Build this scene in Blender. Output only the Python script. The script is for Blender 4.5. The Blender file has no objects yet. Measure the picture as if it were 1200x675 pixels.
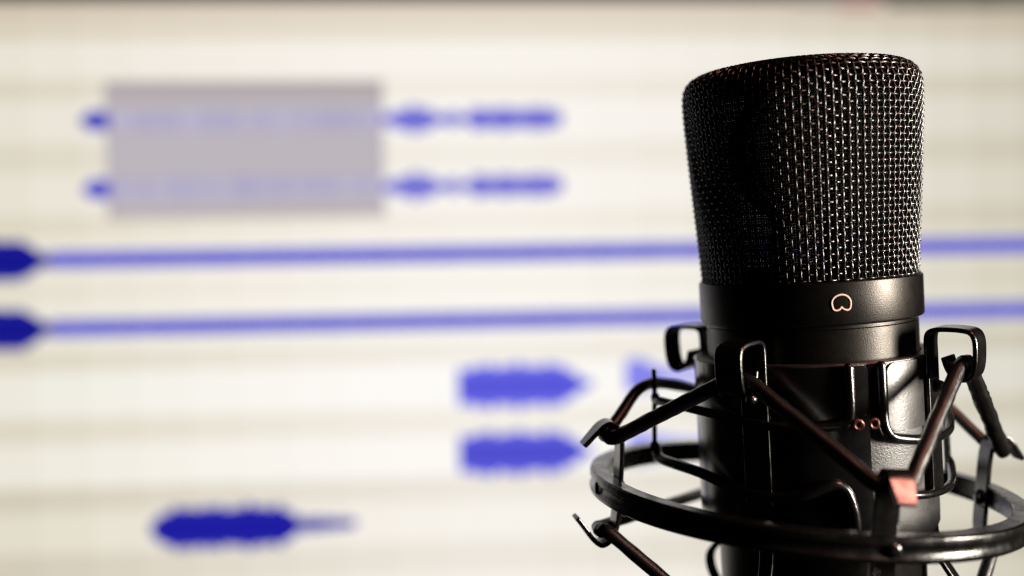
import bpy, bmesh, math, random
from mathutils import Vector, Matrix, noise
random.seed(7)
MM = 0.001
EYE = Vector((0, 0, 400))            # camera height above the floor, millimetres
sc = bpy.context.scene
col = sc.collection
R = math.radians

# ------------------------------------------------------------------ frames
def frame(r, q):
    a = Vector((-math.sin(r), -math.sin(q), 1.0)).normalized()
    u = (Vector((1, 0, 0)) - a * a.x).normalized()
    return u, a.cross(u), a
MIC = (Vector((72.8, 276, -5.33)) + EYE, frame(.061, .021))      # leaning microphone, h=0 at the top of its collar band
RING = (Vector((71.7, 276, -55.36)) + EYE, frame(-.056, .018))   # outer ring, h=0 at its upper face
def pt(F, az, rho, h):
    """azimuth 0 faces the photographer's side, positive to the right"""
    o, (u, v, a) = F
    t = R(az)
    return o + a * h + (u * math.sin(t) - v * math.cos(t)) * rho
def tang(F, az):
    o, (u, v, a) = F
    t = R(az)
    return u * math.cos(t) + v * math.sin(t)

# ------------------------------------------------------------------ materials
def mat(name, base, rough=.4, metal=0., bump=0., bscale=2000., spec=.5, rvar=0., cvar=0., coat=0.):
    m = bpy.data.materials.new(name)
    m.use_nodes = True
    nt = m.node_tree
    b = nt.nodes['Principled BSDF']
    b.inputs['Base Color'].default_value = (*base, 1)
    b.inputs['Roughness'].default_value = rough
    b.inputs['Metallic'].default_value = metal
    b.inputs['Specular IOR Level'].default_value = spec
    b.inputs['Coat Weight'].default_value = coat
    tc = nt.nodes.new('ShaderNodeTexCoord')
    if bump or rvar or cvar:
        n = nt.nodes.new('ShaderNodeTexNoise')
        n.inputs['Scale'].default_value = bscale
        n.inputs['Detail'].default_value = 4
        nt.links.new(tc.outputs['Object'], n.inputs['Vector'])
        if bump:
            bp = nt.nodes.new('ShaderNodeBump')
            bp.inputs['Strength'].default_value = bump
            bp.inputs['Distance'].default_value = .00012
            nt.links.new(n.outputs['Fac'], bp.inputs['Height'])
            nt.links.new(bp.outputs['Normal'], b.inputs['Normal'])
        if rvar:
            n2 = nt.nodes.new('ShaderNodeTexNoise')
            n2.inputs['Scale'].default_value = bscale * .12
            n2.inputs['Detail'].default_value = 6
            nt.links.new(tc.outputs['Object'], n2.inputs['Vector'])
            mr = nt.nodes.new('ShaderNodeMapRange')
            mr.inputs['From Min'].default_value = .3
            mr.inputs['From Max'].default_value = .7
            mr.inputs['To Min'].default_value = rough - rvar
            mr.inputs['To Max'].default_value = rough + rvar
            nt.links.new(n2.outputs['Fac'], mr.inputs['Value'])
            nt.links.new(mr.outputs['Result'], b.inputs['Roughness'])
        if cvar:
            mx = nt.nodes.new('ShaderNodeMix')
            mx.data_type = 'RGBA'
            mx.inputs[6].default_value = (*[c * (1 - cvar) for c in base], 1)
            mx.inputs[7].default_value = (*[min(1, c * (1 + cvar)) for c in base], 1)
            nt.links.new(n.outputs['Fac'], mx.inputs[0])
            nt.links.new(mx.outputs[2], b.inputs['Base Color'])
    return m

M = dict(
    wire=mat('blackened_steel_wire', (.004, .0037, .0034), .30, 0, 0, 900, spec=1.0, rvar=.05, cvar=.3),
    fine=mat('fine_black_gauze', (.001, .001, .001), .85, 0.0, 0, 900, spec=.03),
    capsule=mat('capsule_dark_metal', (.05, .05, .05), .5, 1.0),
    body=mat('black_anodised_aluminium', (.030, .028, .026), .36, 1.0, .32, 3500, rvar=.02, cvar=.2),
    clamp=mat('glossy_black_plastic', (.003, .003, .003), .20, 0, .12, 1500, spec=.8, rvar=.03),
    clampmatt=mat('moulded_matt_plastic', (.006, .006, .006), .42, 0, .9, 2600, spec=1.0, rvar=.05),
    plate=mat('satin_black_plastic', (.003, .003, .003), .34, 0, .25, 1500, spec=.9, rvar=.03),
    copper=mat('copper_bushing', (.26, .13, .10), .4, 1.0, 0, 900, rvar=.05),
    metal=mat('black_painted_steel', (.003, .0028, .0026), .22, 0, .22, 1800, spec=.9, rvar=.08),
    ring=mat('black_painted_ring', (.003, .0028, .0026), .24, 0, .4, 2200, spec=.65, rvar=.08),
    cord=mat('black_elastic_cord', (.003, .0026, .0024), .29, 0, .6, 5000, spec=.85, cvar=.4),
    logo=mat('pale_pink_print', (.80, .56, .48), .5, 0),
    bezel=mat('grey_black_monitor_plastic', (.03, .03, .03), .45, 0, .4, 900),
    rivet=mat('bare_steel_rivet', (.45, .42, .40), .3, 1.0, 0, 900, rvar=.05),
)
def s2l(c):
    c = c / 255.
    return c / 12.92 if c <= .04045 else ((c + .055) / 1.055) ** 2.4
def emit_attr(name, strength=1.0):
    """lit pixels of the display; each patch shows the colour stored on its faces"""
    m = bpy.data.materials.new(name)
    m.use_nodes = True
    nt = m.node_tree
    nt.nodes.clear()
    out = nt.nodes.new('ShaderNodeOutputMaterial')
    e = nt.nodes.new('ShaderNodeEmission')
    a = nt.nodes.new('ShaderNodeVertexColor')
    a.layer_name = 'pixels'
    e.inputs['Strength'].default_value = strength
    nt.links.new(a.outputs['Color'], e.inputs['Color'])
    nt.links.new(e.outputs[0], out.inputs['Surface'])
    return m
M['pixels'] = emit_attr('display_pixels')

# ------------------------------------------------------------------ object helpers
def thing(name, label, cat, loc, group=None):
    o = bpy.data.objects.new(name, None)
    o.empty_display_size = .02
    col.objects.link(o)
    o.location = loc * MM
    o['label'] = label
    o['category'] = cat
    if group: o['group'] = group
    return o
def link(name, bm, m, parent, sharp=35, bevel=0, origin=None, smooth=True, label=None):
    """bm holds world millimetres; the mesh is stored relative to the top-level thing"""
    root = parent
    while root.parent: root = root.parent
    off = root.location
    for v in bm.verts: v.co = v.co * MM - off
    bmesh.ops.recalc_face_normals(bm, faces=bm.faces)
    me = bpy.data.meshes.new(name)
    bm.to_mesh(me)
    bm.free()
    me.materials.append(m)
    if smooth:
        for p in me.polygons: p.use_smooth = True
        me.set_sharp_from_angle(angle=R(sharp))
    o = bpy.data.objects.new(name, me)
    col.objects.link(o)
    o.parent = parent
    if label: o['label'] = label
    if bevel:
        b = o.modifiers.new('bevel', 'BEVEL')
        b.width = bevel * MM
        b.segments = 3
        b.limit_method = 'ANGLE'
        b.angle_limit = R(40)
    return o
def smooth_path(P, n=6, closed=False):
    """Catmull-Rom through the points"""
    P = [Vector(p) for p in P]
    out = []
    k = len(P)
    segs = k if closed else k - 1
    for i in range(segs):
        if closed:
            a, b, c, d = P[(i - 1) % k], P[i], P[(i + 1) % k], P[(i + 2) % k]
        else:
            a, b, c, d = P[max(i - 1, 0)], P[i], P[i + 1], P[min(i + 2, k - 1)]
        for j in range(n):
            t = j / n
            out.append(.5 * ((2 * b) + (c - a) * t + (2 * a - 5 * b + 4 * c - d) * t * t + (3 * b - a - 3 * c + d) * t ** 3))
    if not closed: out.append(P[-1])
    return out
def tube(bm, P, r, sides=10, closed=False, round_ends=True, wrinkle=0.):
    P = [Vector(p) for p in P]
    n = len(P)
    rr = list(r) if isinstance(r, (list, tuple)) else [r] * n
    if round_ends and not closed:
        d0 = (P[0] - P[1]).normalized(); d1 = (P[-1] - P[-2]).normalized()
        r0, r1 = rr[0], rr[-1]
        A = [P[0] + d0 * r0 * s for s in (.97, .8, .45)]
        B = [P[-1] + d1 * r1 * s for s in (.45, .8, .97)]
        P = A + P + B
        rr = [r0 * .22, r0 * .6, r0 * .89] + rr + [r1 * .89, r1 * .6, r1 * .22]
        n = len(P)
    t = [(P[(i + 1) % n] - P[i - 1]) if closed else (P[min(i + 1, n - 1)] - P[max(i - 1, 0)]) for i in range(n)]
    t = [x.normalized() for x in t]
    ref = Vector((0, 0, 1)) if abs(t[0].z) < .9 else Vector((1, 0, 0))
    nrm = (ref - t[0] * ref.dot(t[0])).normalized()
    rings = []
    for i in range(n):
        nrm = (nrm - t[i] * nrm.dot(t[i])).normalized()
        b = t[i].cross(nrm)
        row = []
        for k in range(sides):
            a = 2 * math.pi * k / sides
            rad = rr[i]
            p = P[i] + (nrm * math.cos(a) + b * math.sin(a)) * rad
            if wrinkle:
                p += (nrm * math.cos(a) + b * math.sin(a)) * wrinkle * noise.noise(p * .9)
            row.append(bm.verts.new(p))
        rings.append(row)
    m = n if closed else n - 1
    for i in range(m):
        A, B = rings[i], rings[(i + 1) % n]
        for k in range(sides):
            bm.faces.new((A[k], A[(k + 1) % sides], B[(k + 1) % sides], B[k]))
    if not closed:
        bm.faces.new(rings[0][::-1]); bm.faces.new(rings[-1])
def strip(bm, P, w, thick, wdir):
    """flat bar of given width swept along a path, width along wdir"""
    P = [Vector(p) for p in P]
    n = len(P)
    ws = list(w) if isinstance(w, (list, tuple)) else [w] * n
    rows = []
    for i in range(n):
        t = (P[min(i + 1, n - 1)] - P[max(i - 1, 0)]).normalized()
        wd = (wdir - t * wdir.dot(t)).normalized()
        nn = t.cross(wd)
        rows.append([bm.verts.new(P[i] + wd * sx * ws[i] / 2 + nn * sy * thick / 2) for sx, sy in ((-1, -1), (1, -1), (1, 1), (-1, 1))])
    for A, B in zip(rows, rows[1:]):
        for k in range(4):
            bm.faces.new((A[k], A[(k + 1) % 4], B[(k + 1) % 4], B[k]))
    bm.faces.new(rows[0][::-1]); bm.faces.new(rows[-1])
def lathe(bm, F, prof, n=128, closed=False):
    rows = [[bm.verts.new(pt(F, 360 * k / n, r, h)) for k in range(n)] for r, h in prof]
    m = len(rows)
    for i in range(m if closed else m - 1):
        A, B = rows[i], rows[(i + 1) % m]
        for k in range(n):
            bm.faces.new((A[k], A[(k + 1) % n], B[(k + 1) % n], B[k]))
    if not closed:
        bm.faces.new(rows[0][::-1]); bm.faces.new(rows[-1])

# ================================================================== microphone
mic = thing('studio_microphone', 'black condenser microphone with woven wire head held upright in a shock mount', 'microphone', pt(MIC, 0, 0, -95))
# profile of the wire head (radius, height) as one arc-length curve
PROF = [(25.45, .2), (25.9, 8), (26.75, 20), (27.45, 31), (27.95, 40), (28.0, 44.2), (27.75, 46.6), (27.0, 48.3), (25.6, 49.5), (23.6, 50.3), (21.0, 50.8), (17.5, 51.25)]
PR = smooth_path([Vector((a, b, 0)) for a, b in PROF], 16)
L = [0]
for a, b in zip(PR, PR[1:]): L.append(L[-1] + (b - a).length)
def prof(s):
    s = max(0, min(L[-1] - 1e-6, s))
    lo, hi = 0, len(L) - 1
    while hi - lo > 1:
        m_ = (lo + hi) // 2
        if L[m_] <= s: lo = m_
        else: hi = m_
    t = (s - L[lo]) / (L[hi] - L[lo])
    p = PR[lo].lerp(PR[hi], t)
    d = (PR[hi] - PR[lo]).normalized()
    return p.x, p.y, d.y, -d.x      # r, h, normal (radial, vertical)
NW, PITCH, WR = 100, 1.455, .25
NR = int(L[-1] / PITCH)
def onhead(az, s, off):
    r, h, nr, nh = prof(s)
    return pt(MIC, az, r + nr * off, h + nh * off)
AMP = .30
bm = bmesh.new()
for i in range(NW):
    P = []
    jit = random.uniform(-.12, .12)
    for j2 in range(0, NR * 2 + 1):
        j = j2 / 2
        sgn = math.cos(math.pi * (j + i)) * (1 if j < NR - 5 else .7)
        P.append(onhead(360 * i / NW + jit, .2 + j * PITCH, sgn * .25))
    tube(bm, P, WR, 6, round_ends=False)
for j in range(NR):
    P = []
    ds = random.uniform(-.05, .05)
    for i2 in range(NW * 4):
        i = i2 / 4
        sgn = -math.cos(math.pi * (j + i)) * (1 if j < NR - 7 else .55)
        P.append(onhead(360 * i / NW, .2 + j * PITCH + ds, sgn * .34))
    tube(bm, P, WR, 6, closed=True)
grille = link('wire_grille', bm, M['wire'], mic, sharp=80)
# woven cap over the crown
bm = bmesh.new()
def crown(x, y, off):
    rr = math.hypot(x, y)
    h = 52.6 - 1.9 * (rr / 19) ** 2 * .72
    return pt(MIC, 0, 0, h + off) + MIC[1][0] * x + MIC[1][1] * y
K = 13
for a in range(-K, K + 1):
    ext = math.sqrt(max(0, 18.6 ** 2 - (a * 1.44) ** 2))
    n = int(ext / 1.44)
    if n < 1: continue
    for sw in (0, 1):
        P = []
        for j2 in range(-n * 2, n * 2 + 1):
            sgn = math.cos(math.pi * (j2 / 2 + a)) * (1 if sw else -1)
            x, y = (a * 1.44, j2 * .72) if sw else (j2 * .72, a * 1.44)
            P.append(crown(x, y, sgn * .2 - .15))
        tube(bm, P, WR, 6)
link('wire_crown', bm, M['wire'], mic, sharp=80)
# fine gauze lining behind the coarse weave
bm = bmesh.new()
NF, PF = 262, .58
for i in range(NF):
    tube(bm, [pt(MIC, 360 * i / NF, prof(s)[0] - 1.0 * prof(s)[2] , prof(s)[1] - 1.0 * prof(s)[3]) for s in [k * L[-1] / 14 for k in range(15)]], .19, 4, round_ends=False)
for j in range(int(L[-1] / PF)):
    s = .2 + j * PF
    r, h, nr, nh = prof(s)
    tube(bm, [pt(MIC, 360 * k / 90, r - 1.25 * nr, h - 1.25 * nh) for k in range(90)], .165, 4, closed=True)
lathe(bm, MIC, [(0.01, 51.6), (8, 51.4), (14, 50.9), (18.5, 50.1), (18.5, 49.7), (14, 50.5), (8, 51.0), (0.01, 51.2)], 48)
link('gauze_lining', bm, M['fine'], mic)
# the capsule on its post inside the head
bm = bmesh.new()
o_, (u_, v_, a_) = MIC
P0 = o_ + a_ * 31
ax = (u_ * .25 - v_).normalized()
for s0, s1, rad in ((-5, 5, 17.2), (-5.8, -5, 15.2), (5, 5.8, 15.2)):
    A = []; B = []
    e1 = a_; e2 = ax.cross(a_).normalized()
    for k in range(48):
        t = 2 * math.pi * k / 48
        d = e1 * math.cos(t) * rad + e2 * math.sin(t) * rad
        A.append(bm.verts.new(P0 + ax * s0 + d)); B.append(bm.verts.new(P0 + ax * s1 + d))
    for k in range(48): bm.faces.new((A[k], A[(k + 1) % 48], B[(k + 1) % 48], B[k]))
    bm.faces.new(A); bm.faces.new(B[::-1])
for x in (-6, 6):
    tube(bm, [o_ + u_ * x + a_ * .5, o_ + u_ * x + a_ * 16], 2.6, 12)
lathe(bm, MIC, [(.01, 2.2), (21, 2.2), (21, .3), (.01, .3)], 48)
link('capsule', bm, M['capsule'], mic)
# collar band and neck, body tube
bm = bmesh.new()
lathe(bm, MIC, [(24.4, -.35), (24.4, .05), (26.25, .05), (26.56, -.22), (26.6, -.5), (26.6, -9.2), (26.45, -9.6), (26.1, -9.85), (25.0, -9.95), (25.0, -11)], 192)
link('collar_band', bm, M['body'], mic, sharp=30)
bm = bmesh.new()
lathe(bm, MIC, [(24.9, -9.6), (24.95, -10.6), (25.2, -10.9), (25.2, -58), (25.1, -60), (24.7, -64), (24.55, -90), (23.9, -94), (22, -95), (.01, -95)], 192)
link('body_tube', bm, M['body'], mic, sharp=30)
# cardioid mark on the band
bm = bmesh.new()
P = []
for k in range(72):
    t = 2 * math.pi * k / 72
    rr = 1.0 + .62 * math.sin(t)             # limacon: wide on top, notch below
    x = rr * math.cos(t); y = rr * math.sin(t)
    t0 = t - math.pi / 2
    # outline of a circle whose underside dips inwards to a point
    d = abs(math.atan2(math.sin(t + math.pi / 2), math.cos(t + math.pi / 2)))
    rad = 2.12 - 1.25 * math.exp(-(d / .42) ** 1.15 * 1.1) + .30 * math.exp(-((d - .78) / .34) ** 2)
    x, y = rad * math.cos(t) * 1.0, rad * math.sin(t) * .90
    P.append(pt(MIC, .3 + math.degrees(x / 26.6), 26.62, -4.75 + y))
tube(bm, P, .21, 6, closed=True)
link('cardioid_mark', bm, M['logo'], mic)

# ================================================================== shock mount
sm = thing('shock_mount', 'black spider shock mount with round ring and elastic cords gripping the microphone', 'shock mount', pt(RING, 0, 0, -22))
# outer ring, grooved on its outer face
bm = bmesh.new()
lathe(bm, RING, [(47.7, -.35), (48.1, 0), (51.6, 0), (52.2, -.35), (52.35, -.9), (52.3, -1.8), (51.75, -2.4), (51.6, -3.2), (51.85, -4.0), (52.25, -4.6), (52.1, -5.3), (51.5, -5.7),
                 (49.3, -5.7), (48.6, -5.3), (48.2, -4.6), (47.7, -4.2)], 256, closed=True)
link('outer_ring', bm, M['ring'], sm, sharp=28)
# posts riveted inside the ring, hooked outwards at both ends
POST = [-80, 6, 96, -174]
for k, az in enumerate(POST):
    t = tang(RING, az)
    q = [(47.0, -5), (47.0, 0), (47.1, 6), (47.5, 9.8), (48.5, 12.1), (50.2, 13.0), (52.0, 12.2), (53.9, 10.1), (56.2, 7.3)]
    bm = bmesh.new()
    Pt = smooth_path([pt(RING, az, a, b) for a, b in q], 5)
    n = len(Pt)
    strip(bm, Pt, [5.6 if i < n * .80 else 5.6 - 1.5 * ((i / n - .80) / .2) for i in range(n)], 1.15, t)
    q = [(47.0, -4.9), (47.0, -9), (47.4, -12.3), (48.6, -15.0), (50.6, -16.2), (52.6, -15.0), (54.6, -12.6), (57.0, -9.8)]
    Pb = smooth_path([pt(RING, az, a, b) for a, b in q], 5)
    strip(bm, Pb, [5.6 if i < 22 else 4.6 for i in range(len(Pb))], 1.15, t)
    post = link('post', bm, M['metal'], sm, bevel=.38)
    bm = bmesh.new()
    for r0, r1, rad in ((45.2, 46.5, 1.9), (52.0, 52.75, 1.5)):
        c0 = pt(RING, az, r0, -2.8); c1 = pt(RING, az, r1, -2.8)
        if r0 > 50: c0, c1 = c1, c0
        d = (c1 - c0).normalized(); e1 = RING[1][2]; e2 = d.cross(e1).normalized()
        rows = []
        for s, f in ((0, .45), (.25, .85), (.6, 1), (1, 1)):
            rows.append([bm.verts.new(c0.lerp(c1, s) + (e1 * math.cos(a) + e2 * math.sin(a)) * rad * f) for a in [2 * math.pi * j / 20 for j in range(20)]])
        for A, B in zip(rows, rows[1:]):
            for j in range(20): bm.faces.new((A[j], A[(j + 1) % 20], B[(j + 1) % 20], B[j]))
        bm.faces.new(rows[0][::-1]); bm.faces.new(rows[-1])
    link('rivet', bm, M['metal'], post)
# inner clamp gripping the microphone
bm = bmesh.new()
lathe(bm, MIC, [(25.4, -18.6), (25.5, -18.2), (28.0, -18.2), (28.25, -18.5), (28.3, -19.2), (28.2, -20.0), (28.15, -56), (28.1, -59.0), (27.7, -60), (25.4, -60)], 192, closed=True)
clamp = link('clamp_shell', bm, M['clampmatt'], sm, sharp=30)
def plate(az0, az1, h0, h1, rho, th, corner, mat_, name, nseg=40):
    """curved plate hugging the shell with rounded corners"""
    bm = bmesh.new()
    cz = corner
    Vv = {}
    outline = []
    def arc(cx, cy, a0, a1):
        for k in range(7):
            a = R(a0 + (a1 - a0) * k / 6)
            outline.append((cx + math.cos(a) * cz, cy + math.sin(a) * cz))
    X0, X1 = R(az0) * rho, R(az1) * rho
    arc(X1 - cz, h0 - cz, 0, 90); arc(X0 + cz, h0 - cz, 90, 180)
    arc(X0 + cz, h1 + cz, 180, 270); arc(X1 - cz, h1 + cz, 270, 360)
    # grid columns through the outline so that the plate follows the curve
    N = nseg
    top, bot = [], []
    for i in range(N + 1):
        x = X0 + (X1 - X0) * (.5 - .5 * math.cos(math.pi * i / N))
        dx = max(0, cz - (x - X0), cz - (X1 - x))
        dy = cz - math.sqrt(max(0, cz * cz - dx * dx))
        top.append((x, h0 - dy)); bot.append((x, h1 + dy))
    rows = []
    for (x, ya), (_, yb) in zip(top, bot):
        az = math.degrees(x / rho)
        ya2, yb2 = (ya, yb) if ya - yb > .05 else ((ya + yb) / 2 + .03, (ya + yb) / 2 - .03)
        rows.append([bm.verts.new(pt(MIC, az, rho, ya2)), bm.verts.new(pt(MIC, az, rho, yb2)),
                     bm.verts.new(pt(MIC, az, rho + th, yb2)), bm.verts.new(pt(MIC, az, rho + th, ya2))])
    for A, B in zip(rows, rows[1:]):
        for k in range(4): bm.faces.new((A[k], A[(k + 1) % 4], B[(k + 1) % 4], B[k]))
    bm.faces.new(rows[0][::-1]); bm.faces.new(rows[-1])
    return link(name, bm, mat_, clamp, sharp=30, bevel=.22)
plate(-118, 9.5, -18.7, -58.6, 28.05, .75, 1.2, M['clamp'], 'clamp_plate', 60)
plate(19, 78, -18.7, -34.2, 28.05, .75, 2.2, M['plate'], 'clamp_plate')
# hooks on the clamp: flat bars that rise, turn outwards and end in an upturned trough
for az in (-41, -130, 50, 140):
    t = tang(MIC, az)
    q = [(29.3, -50), (29.3, -40), (29.3, -28), (29.3, -18), (29.3, -15.2), (29.7, -13.3), (31.2, -12.5), (34, -12.35), (37.4, -12.6), (39.2, -13.2), (40.0, -14.8), (40.1, -17.5), (39.8, -20.8), (39.0, -22.8), (37.2, -23.7), (35.0, -22.9), (33.8, -21.2), (33.0, -18.6)]
    Pt = smooth_path([pt(MIC, az, a, b) for a, b in q], 4)
    bm = bmesh.new()
    strip(bm, Pt, 6.7, 1.1, t)
    hk = link('hook', bm, M['metal'], clamp, bevel=.34)
    bm = bmesh.new()
    for s in (0,):
        c0 = pt(MIC, az, 29.85 , -25.6 - s * 18); c1 = pt(MIC, az, 30.9, -25.6 - s * 18)
        tube(bm, [c0, c1], [1.5, 1.35], 14)
    link('screw', bm, M['metal'], hk)
    q = [(27.0, -57), (27.3, -62), (28.4, -66.5), (31.0, -71), (34.0, -76), (35.5, -81), (34.6, -86), (32.0, -88), (29.8, -86)]
    if az == -130:
        q = [(26.0, -57), (26.6, -64), (28.6, -69), (31.6, -73.0), (31.6, -77), (29.5, -82), (29, -88)]
    Pt = smooth_path([pt(MIC, az + (8 if az == 50 else 0), a, b) for a, b in q], 4)
    bm = bmesh.new()
    strip(bm, Pt, 3.4, 1.2, t)
    link('lower_hook', bm, M['metal'], clamp, bevel=.34)
# spring wires that squeeze the clamp: a frame on the left, one on the right
def wire(q, r, name):
    bm = bmesh.new()
    P = smooth_path([pt(MIC, *a) for a in q], 6)
    tube(bm, P, r, 12)
    return link(name, bm, M['metal'], clamp)
wire([(.5, 29.3, -18.9), (.4, 29.6, -24), (.3, 29.7, -28.4), (-1.2, 29.9, -30.8), (-6, 30.0, -31.6), (-20, 30.1, -31.8), (-36, 30.4, -31.4), (-54, 31.2, -30.2), (-62, 31.9, -29.6), (-78.8, 34.1, -29.0), (-93.6, 37.3, -28.9), (-98.4, 38.7, -29.2), (-99.2, 38.9, -28.2)], 1.12, 'spring_wire')
wire([(.4, 29.4, -58.8), (.2, 29.8, -53), (-1.2, 29.9, -49), (-3.5, 29.9, -46), (-8, 30.0, -44.7), (-14, 30.1, -45.6), (-22, 30.2, -47.0), (-36, 30.4, -47.8), (-54, 31.0, -46.2), (-70.4, 32.9, -44.2), (-84, 35.6, -43.6), (-95, 38.5, -43.4), (-98.6, 39.3, -42.0), (-98.8, 39.7, -40.5)], 1.28, 'spring_wire')
wire([(-99.6, 38.9, -21.6), (-99.5, 38.9, -25.0), (-99.3, 39.2, -30), (-99.0, 39.5, -36), (-98.8, 39.7, -41)], .62, 'wire_bar')
wire([(15.2, 29.4, -18.9), (15.0, 29.6, -25), (15.0, 29.7, -30.5), (16.4, 30.0, -33.8), (21, 30.2, -35.4), (40, 30.4, -37.0), (64, 30.8, -37.2), (86, 32.2, -35.6), (91, 32.4, -35.0)], 1.12, 'spring_wire')
wire([(15.0, 29.6, -58.8), (15.0, 29.9, -53), (17, 30.0, -49.6), (24, 30.2, -48.7), (40, 30.4, -49.6), (64, 30.8, -50.2), (86, 32.4, -48.6), (90, 32.6, -47.2)], 1.0, 'spring_wire')
wire([(91, 32.4, -30.5), (91, 32.4, -36), (91, 32.5, -42), (91, 32.6, -50)], .85, 'wire_bar')
# hollow bushings where the wires leave the clamp
for az, h in ((2.6, -31.4), (9.2, -31.4), (92, -35.6)):
    bm = bmesh.new()
    rho = 31.0 if az < 50 else 32.6
    c = pt(MIC, az, rho, h); ax = (pt(MIC, az, rho + 1, h) - c).normalized()
    e1 = MIC[1][2]; e2 = ax.cross(e1)
    P = [c + (e1 * math.cos(a) + e2 * math.sin(a)) * .95 for a in [2 * math.pi * j / 24 for j in range(24)]]
    tube(bm, P, .42, 8, closed=True)
    link('bushing', bm, M['copper'], clamp)

# elastic cords, strung from the posts over the inner hooks
def pr(az, a, b): return pt(RING, az, a, b)
def pm(az, a, b): return pt(MIC, az, a, b)
def trough(az, dz=0):      # lies in the upturned end of a hook, left to right
    c = pm(az, 36.4, -20.5 + dz); t = tang(MIC, az)
    return [c - t * 3.4 - MIC[1][2] * .55, c, c + t * 3.4 - MIC[1][2] * .55]
def wrap(az, top=True):    # round the outside of a post under its hook
    h = 10.0 if top else -12.9
    c = pr(az, 50.6, h); t = tang(RING, az)
    n = (pr(az, 51.6, h) - c)
    return [c - t * 3.5 - n * 1.3, c - t * 1.6 + n * .1, c + n * .35, c + t * 1.6 + n * .1, c + t * 3.5 - n * 1.3]
RC = 1.5
def cord(P, r=RC, n=5, wr=.0, sides=12):
    bm = bmesh.new()
    tube(bm, smooth_path(P, n), r, sides, wrinkle=wr)
    return link('elastic_cord', bm, M['cord'], sm, sharp=80)
wl, wf, wr_, wb = wrap(-80), wrap(6), wrap(96), wrap(-174)
tl, tr_, tb = trough(-41), trough(50), trough(140)
def mid(a, b, f, sag=0): return a.lerp(b, f) + Vector((0, 0, -sag))
# front span: left post - front hook - front post
cord([wl[2], wl[3], wl[4], mid(wl[4], tl[0], .25), mid(wl[4], tl[0], .5), mid(wl[4], tl[0], .75)] + tl + [mid(tl[2], wf[0], .25), mid(tl[2], wf[0], .5), mid(tl[2], wf[0], .75), wf[0], wf[1], wf[2]], 1.75, 5, .18)
# front post - right hook - right post
cord([wf[2], wf[3], wf[4], mid(wf[4], tr_[0], .25), mid(wf[4], tr_[0], .5), mid(wf[4], tr_[0], .75)] + tr_, 1.7, 5, .3)
cord([tr_[1], tr_[2], mid(tr_[2], wr_[0], .2), mid(tr_[2], wr_[0], .4), mid(tr_[2], wr_[0], .6), mid(tr_[2], wr_[0], .8), wr_[0], wr_[1], wr_[2]], 1.95, 6, .4, 16)
# right post - back hook - back post - wire bar - left post
cord([wr_[2], wr_[3], wr_[4], mid(wr_[4], tb[0], .33), mid(wr_[4], tb[0], .66)] + [tb[0], tb[1], tb[2]][::1] + [mid(tb[2], wb[0], .5), wb[0], wb[2]], 1.45, 5, .15)
bar = pm(-101.5, 41.2, -25.4)
cord([wl[2], wl[1], wl[0], mid(wl[0], bar, .33, -.5), mid(wl[0], bar, .68, -1.4), bar, pm(-112, 38.6, -26.0), pm(-134.3, 36.5, -29.6), mid(pm(-134.3, 36.5, -29.6), wb[4], .5), wb[4], wb[3], wb[2]], 1.45, 6, .15)
# lower spans
ll, lf, lr, lb = wrap(-80, 0), wrap(6, 0), wrap(96, 0), wrap(-174, 0)
def low(az): return pm(az, 33.6, -84.5)
cord([ll[2], ll[3], ll[4], mid(ll[4], low(-41), .3), mid(ll[4], low(-41), .65), low(-41), mid(low(-41), lf[0], .5), lf[0], lf[2]], 1.65, 5, .15)
cord([lf[2], lf[4], mid(lf[4], low(58), .5), low(58), mid(low(58), lr[0], .5), lr[0], lr[2]], 1.6, 5, .15)
cord([ll[2], ll[1], ll[0], mid(ll[0], lb[4], .33), mid(ll[0], lb[4], .66), lb[4], lb[2]], 1.5, 5, .15)
cord([lr[2], lr[4], mid(lr[4], low(140), .5), low(140), mid(low(140), lb[0], .5), lb[0], lb[2]], 1.5, 5, .15)

# ================================================================== monitor behind
D = 700.
yaw, roll = R(4), R(.9)
X0 = Vector((math.cos(yaw), math.sin(yaw), 0)); Z0 = Vector((0, 0, 1))
SX = X0 * math.cos(roll) + Z0 * math.sin(roll)
SZ = -X0 * math.sin(roll) + Z0 * math.cos(roll)
SN = SX.cross(SZ)                      # towards the camera
SO = Vector((0, D, 0)) + EYE
def sp(s, t, d=0): return SO + SX * s + SZ * t + SN * d
mon = thing('computer_monitor', 'large lit computer monitor showing blue audio waveforms on pale tracks', 'monitor', sp(20, -330, -60))
S0, S1, T0, T1 = -352., 390., -258., 160.5
def slab(bm, s0, s1, t0, t1, d0, d1):
    v = [bm.verts.new(sp(s, t, d)) for d in (d0, d1) for t in (t0, t1) for s in (s0, s1)]
    for f in ((0, 1, 3, 2), (4, 6, 7, 5), (0, 4, 5, 1), (2, 3, 7, 6), (0, 2, 6, 4), (1, 5, 7, 3)):
        bm.faces.new([v[i] for i in f])
bm = bmesh.new()
slab(bm, S0 - 14, S1 + 14, T0 - 26, T1 + 14, -42, -1.5)
link('housing', bm, M['bezel'], mon, bevel=3, smooth=False)
bm = bmesh.new()
for a in ((S0 - 14, S1 + 14, T1, T1 + 14), (S0 - 14, S1 + 14, T0 - 26, T0), (S0 - 14, S0, T0, T1), (S1, S1 + 14, T0, T1)):
    slab(bm, *a, -1.5, 3.5)
link('bezel', bm, M['bezel'], mon, bevel=.8, smooth=False)
bm = bmesh.new()
slab(bm, -40, 80, T0 - 72, T0 - 20, -38, -20); slab(bm, -90, 130, T0 - 76, T0 - 70, -110, 60)
link('stand', bm, M['bezel'], mon, bevel=2, smooth=False)

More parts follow.
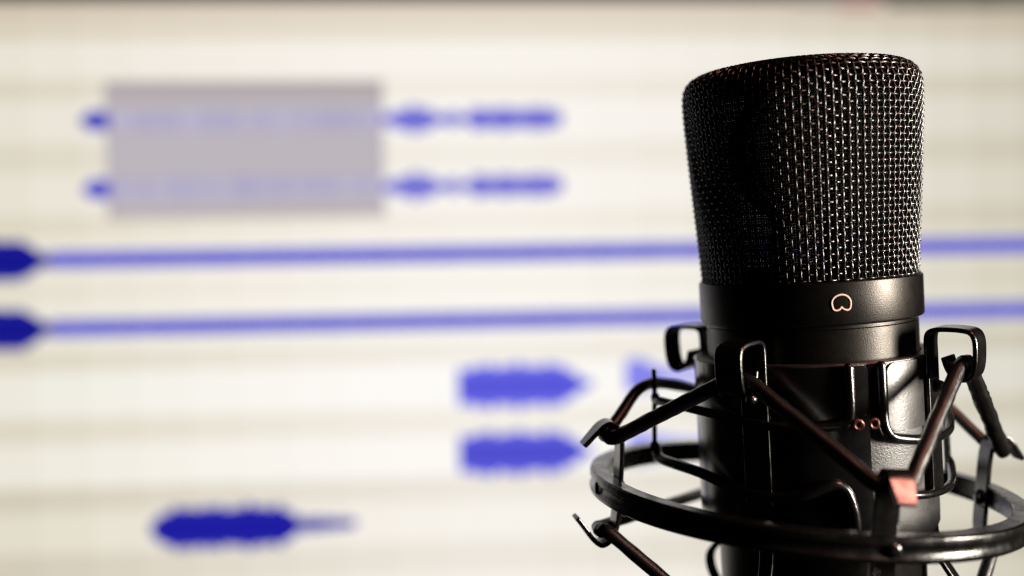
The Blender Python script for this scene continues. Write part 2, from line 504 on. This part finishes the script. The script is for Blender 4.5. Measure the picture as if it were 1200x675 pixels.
def pixels(name, polys, parent, d):
    """flat lit shapes on the display: polys = [(points, rgb)]"""
    off = mon.location
    verts, faces, cols = [], [], []
    for pts, c in polys:
        k = len(verts)
        verts += [tuple(sp(s, t, d) * MM - off) for s, t in pts]
        faces.append(tuple(range(k, k + len(pts))))
        cols += [(s2l(c[0]), s2l(c[1]), s2l(c[2]), 1)] * len(pts)
    me = bpy.data.meshes.new(name)
    me.from_pydata(verts, [], faces)
    ca = me.color_attributes.new('pixels', 'FLOAT_COLOR', 'CORNER')
    for i, c in enumerate(cols): ca.data[i].color = c
    me.materials.append(M['pixels'])
    o = bpy.data.objects.new(name, me)
    col.objects.link(o)
    o.parent = parent
    return o
def rect(s0, s1, t0, t1): return [(s0, t0), (s1, t0), (s1, t1), (s0, t1)]
ROWS = [
    (162.6, 156.4, (104, 99, 92)), (156.4, 146.8, (222, 208, 193)), (146.8, 133.5, (230, 221, 205)), (133.5, 111.0, (246, 241, 233)),
    (111.0, 97.7, (228, 220, 204)), (97.7, 72.1, (245, 240, 232)), (72.1, 54.1, (230, 223, 208)), (54.1, 28.9, (245, 240, 231)),
    (28.9, 14.4, (231, 223, 207)), (14.4, -12.9, (246, 241, 231)), (-12.9, -22.8, (238, 232, 219)), (-22.8, -52.8, (246, 242, 232)),
    (-52.8, -66.8, (229, 222, 207)), (-66.8, -94.3, (250, 248, 242)), (-94.3, -111.0, (231, 224, 209)), (-111.0, -137.1, (249, 246, 239)),
    (-137.1, -152.8, (216, 208, 191)), (-152.8, -177.9, (240, 234, 222)), (-177.9, -198.9, (215, 207, 190)), (-198.9, -222.5, (238, 232, 220)),
    (-222.5, -256.8, (226, 219, 204))]
COLS = []
for k in range(24):                     # viewing falloff painted into the pixel colours: dimmer and yellower towards the sides
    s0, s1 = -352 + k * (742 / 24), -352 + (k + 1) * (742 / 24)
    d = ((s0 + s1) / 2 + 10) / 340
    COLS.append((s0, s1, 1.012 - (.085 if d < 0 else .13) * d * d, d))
polys = []
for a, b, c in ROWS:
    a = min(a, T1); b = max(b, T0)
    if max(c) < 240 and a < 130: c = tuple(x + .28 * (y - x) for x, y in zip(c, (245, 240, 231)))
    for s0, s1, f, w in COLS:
        g = (253, 250, 246); k = max(0, .42 - abs(w) * .5) if a < 130 else 0  # near-white glow painted into the middle columns
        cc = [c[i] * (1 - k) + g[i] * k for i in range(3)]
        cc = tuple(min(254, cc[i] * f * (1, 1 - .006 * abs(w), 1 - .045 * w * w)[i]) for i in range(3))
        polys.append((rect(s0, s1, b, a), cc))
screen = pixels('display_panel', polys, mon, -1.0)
pixels('toolbar', [(rect(210, 235, 150.5, 160), (190, 160, 148)), (rect(241, 389, 151.5, 160), (142, 136, 122)), (rect(180, 210, 153.7, 160), (165, 158, 146)),
                   (rect(262, 270, 152, 160), (110, 104, 96)), (rect(300, 312, 152, 160), (112, 108, 98)), (rect(345, 352, 152, 160), (105, 100, 92))], screen, -.8)
sel = [(rect(-246, -78, 25.5, 109), (189, 181, 188)), (rect(-246, -78, 99.5, 109), (168, 160, 160)), (rect(-244, -79.5, 93, 98.5), (189, 181, 184)), (rect(-244, -79.5, 56, 72), (188, 183, 189)),
       (rect(-246, -78, 25.5, 30), (184, 176, 174)), (rect(-244, -242, 27, 107.8), (170, 162, 168)), (rect(-81.5, -79.5, 27, 107.8), (170, 162, 168))]
pixels('selection_block', sel, screen, -.8)
sw = []
for t0 in (85.0, 44.5):
    sw = []
    s = -243
    while s < -80:
        w = random.uniform(3, 9); h = random.uniform(5, 8)
        sw.append((rect(s, min(s + w, -80), t0 - h, t0 + h), random.choice([(180, 175, 202), (186, 180, 203), (176, 171, 199)])))
        s += w
    pixels('selected_waveform', sw, screen, -.6)
def wave(env, tc, c, c2=None, jag=.05, step=1.3, lump=.0):
    """mirrored sample bars following an envelope"""
    polys = []
    s = env[0][0]
    while s < env[-1][0]:
        for (a, ha), (b, hb) in zip(env, env[1:]):
            if a <= s <= b:
                h = ha + (hb - ha) * (s - a) / (b - a)
                break
        h = (h * 1.12 + .55) * (1 + lump * .55 * math.sin(s * .30 + 1) + lump * .5 * math.sin(s * .71))
        h *= 1 + random.uniform(-jag, jag)
        h2 = h * (1 + random.uniform(-jag, jag))
        polys.append(([(s, tc - h2), (min(s + step, env[-1][0]), tc - h2), (min(s + step, env[-1][0]), tc + h), (s, tc + h)], c))
        s += step
    if c2:
        for pts, _ in list(polys):
            m = .5
            polys.append(None)
        polys = [p for p in polys if p]
        inner = []
        for pts, _ in polys:
            lo = tc - (tc - pts[0][1]) * .45; hi = tc + (pts[2][1] - tc) * .45
            inner.append(([(pts[0][0], lo), (pts[1][0], lo), (pts[1][0], hi), (pts[0][0], hi)], c2))
        return polys, inner
    return polys, []
DEEP, DEEP2 = (30, 32, 150), (22, 22, 140)
MIDB, MID2 = (106, 106, 232), (86, 86, 216)
LINE = (98, 98, 208)
A = [(-344.9, 9.2), (-324.9, 10.8), (-309.9, 10.5), (-297.4, 10.4), (-291.9, 7.2), (-286.8, 3.6), (-281, 2.6)]
Ee = [(q, v * 1.35) for q, v in [(-79, 1.6), (-70, 3.6), (-60, 5.2), (-49.6, 4.2), (-42.6, .9), (-36.4, 3.6), (-29.5, .9), (-22.7, 4.6), (-12.6, 3.6), (-4, 4.9), (3, 3.2), (14, 4.8), (24.7, 3.7), (32.9, 2.1)]]
G = [(-35.0, 10.2), (-22.6, 11), (-1.3, 11.3), (20.1, 11.0), (31.0, 10.3), (36.5, 7.2), (41.5, 3.2), (49.2, 1.0)]
KK = [(-225.1, 3.2), (-220.0, 7.4), (-212.8, 10.0), (-197.3, 11.1), (-180.8, 10.6), (-161.1, 11.1), (-148.1, 10.6), (-141.3, 7.4), (-135.0, 3.7), (-124.5, 3.2), (-108.8, 2.7), (-99.3, 1.1)]
for env, tc, c, c2 in (
        (A, 1.4, DEEP, DEEP2), (A, -40.4, DEEP, DEEP2),
        ([(-281, 4.2), (388, 4.2)], 1.6, LINE, None), ([(-281, 4.2), (388, 4.2)], -40.1, LINE, None),
        ([(-260.4, 1.5), (-256.4, 4.8), (-244, 4.8)], 85.5, (62, 62, 190), None), ([(-260, 1.5), (-255.9, 4.8), (-244.3, 4.8)], 44, (78, 78, 200), None),
        (Ee, 84.9, (132, 130, 217), (108, 106, 212)), (Ee, 43.5, (136, 133, 218), (112, 110, 213)),
        (G, -81.6, MIDB, MID2), (G, -123.9, (96, 96, 222), (78, 78, 206)),
        ([(70.4, 8.6), (76.9, 9.2), (84, 7.5), (93.2, 3.2), (134, 2.2)], -77, (136, 136, 238), None),
        ([(70.9, 8.1), (76.4, 9.2), (84.5, 7.6), (100.9, 4.9), (134, 2.2)], -122.8, (158, 158, 238), None),
        (KK, -164.8, (38, 38, 168), (28, 28, 158))):
    p1, p2 = wave(env, tc, c, c2, lump=.12 if c2 and c is not DEEP else (.08 if env is KK else 0))
    pixels('waveform', p1 , screen, -.6)
    if p2: pixels('waveform', p2, screen, -.5)

# ================================================================== light
def area(name, loc, target, sx, sy, power, colour):
    l = bpy.data.lights.new(name, 'AREA')
    l.shape = 'RECTANGLE'
    l.size, l.size_y = sx * MM, sy * MM
    l.energy = power
    l.color = colour
    o = bpy.data.objects.new(name, l)
    col.objects.link(o)
    loc = Vector(loc); target = Vector(target)
    o.location = loc * MM
    o.rotation_euler = (target - loc).to_track_quat('-Z', 'Y').to_euler()
    return o
tgt = MIC[0] + Vector((0, 0, -10))
area('desk_lamp_light', tgt + Vector((335, -172, 30)), tgt, 46, 120, 4.8, (1.0, .90, .78))
area('warm_lamp_light', tgt + Vector((170, -175, 255)), tgt, 75, 60, .5, (1.0, .36, .27))

w = bpy.data.worlds.new('World')
sc.world = w
w.use_nodes = True
w.node_tree.nodes['Background'].inputs[0].default_value = (.9, .85, .8, 1)
w.node_tree.nodes['Background'].inputs[1].default_value = .003

# ================================================================== camera
cd = bpy.data.cameras.new('camera')
cam = bpy.data.objects.new('camera', cd)
col.objects.link(cam)
cam.location = EYE * MM
cam.rotation_euler = (math.pi / 2 - .029, 0, 0)
cd.sensor_width = 36
cd.lens = 1316.2 / 1200 * 36
cd.clip_start = .01
cd.clip_end = 20
cd.dof.use_dof = True
cd.dof.focus_distance = .256
cd.dof.aperture_fstop = cd.lens / 8.4
cd.dof.aperture_blades = 0
sc.camera = cam
sc.view_settings.view_transform = 'Standard'
sc.view_settings.look = 'None'
sc.view_settings.exposure = 0
sc.view_settings.gamma = 1
sc.render.film_transparent = False
sc.cycles.use_denoising = True
sc.cycles.max_bounces = 8
sc.cycles.filter_width = 1.3
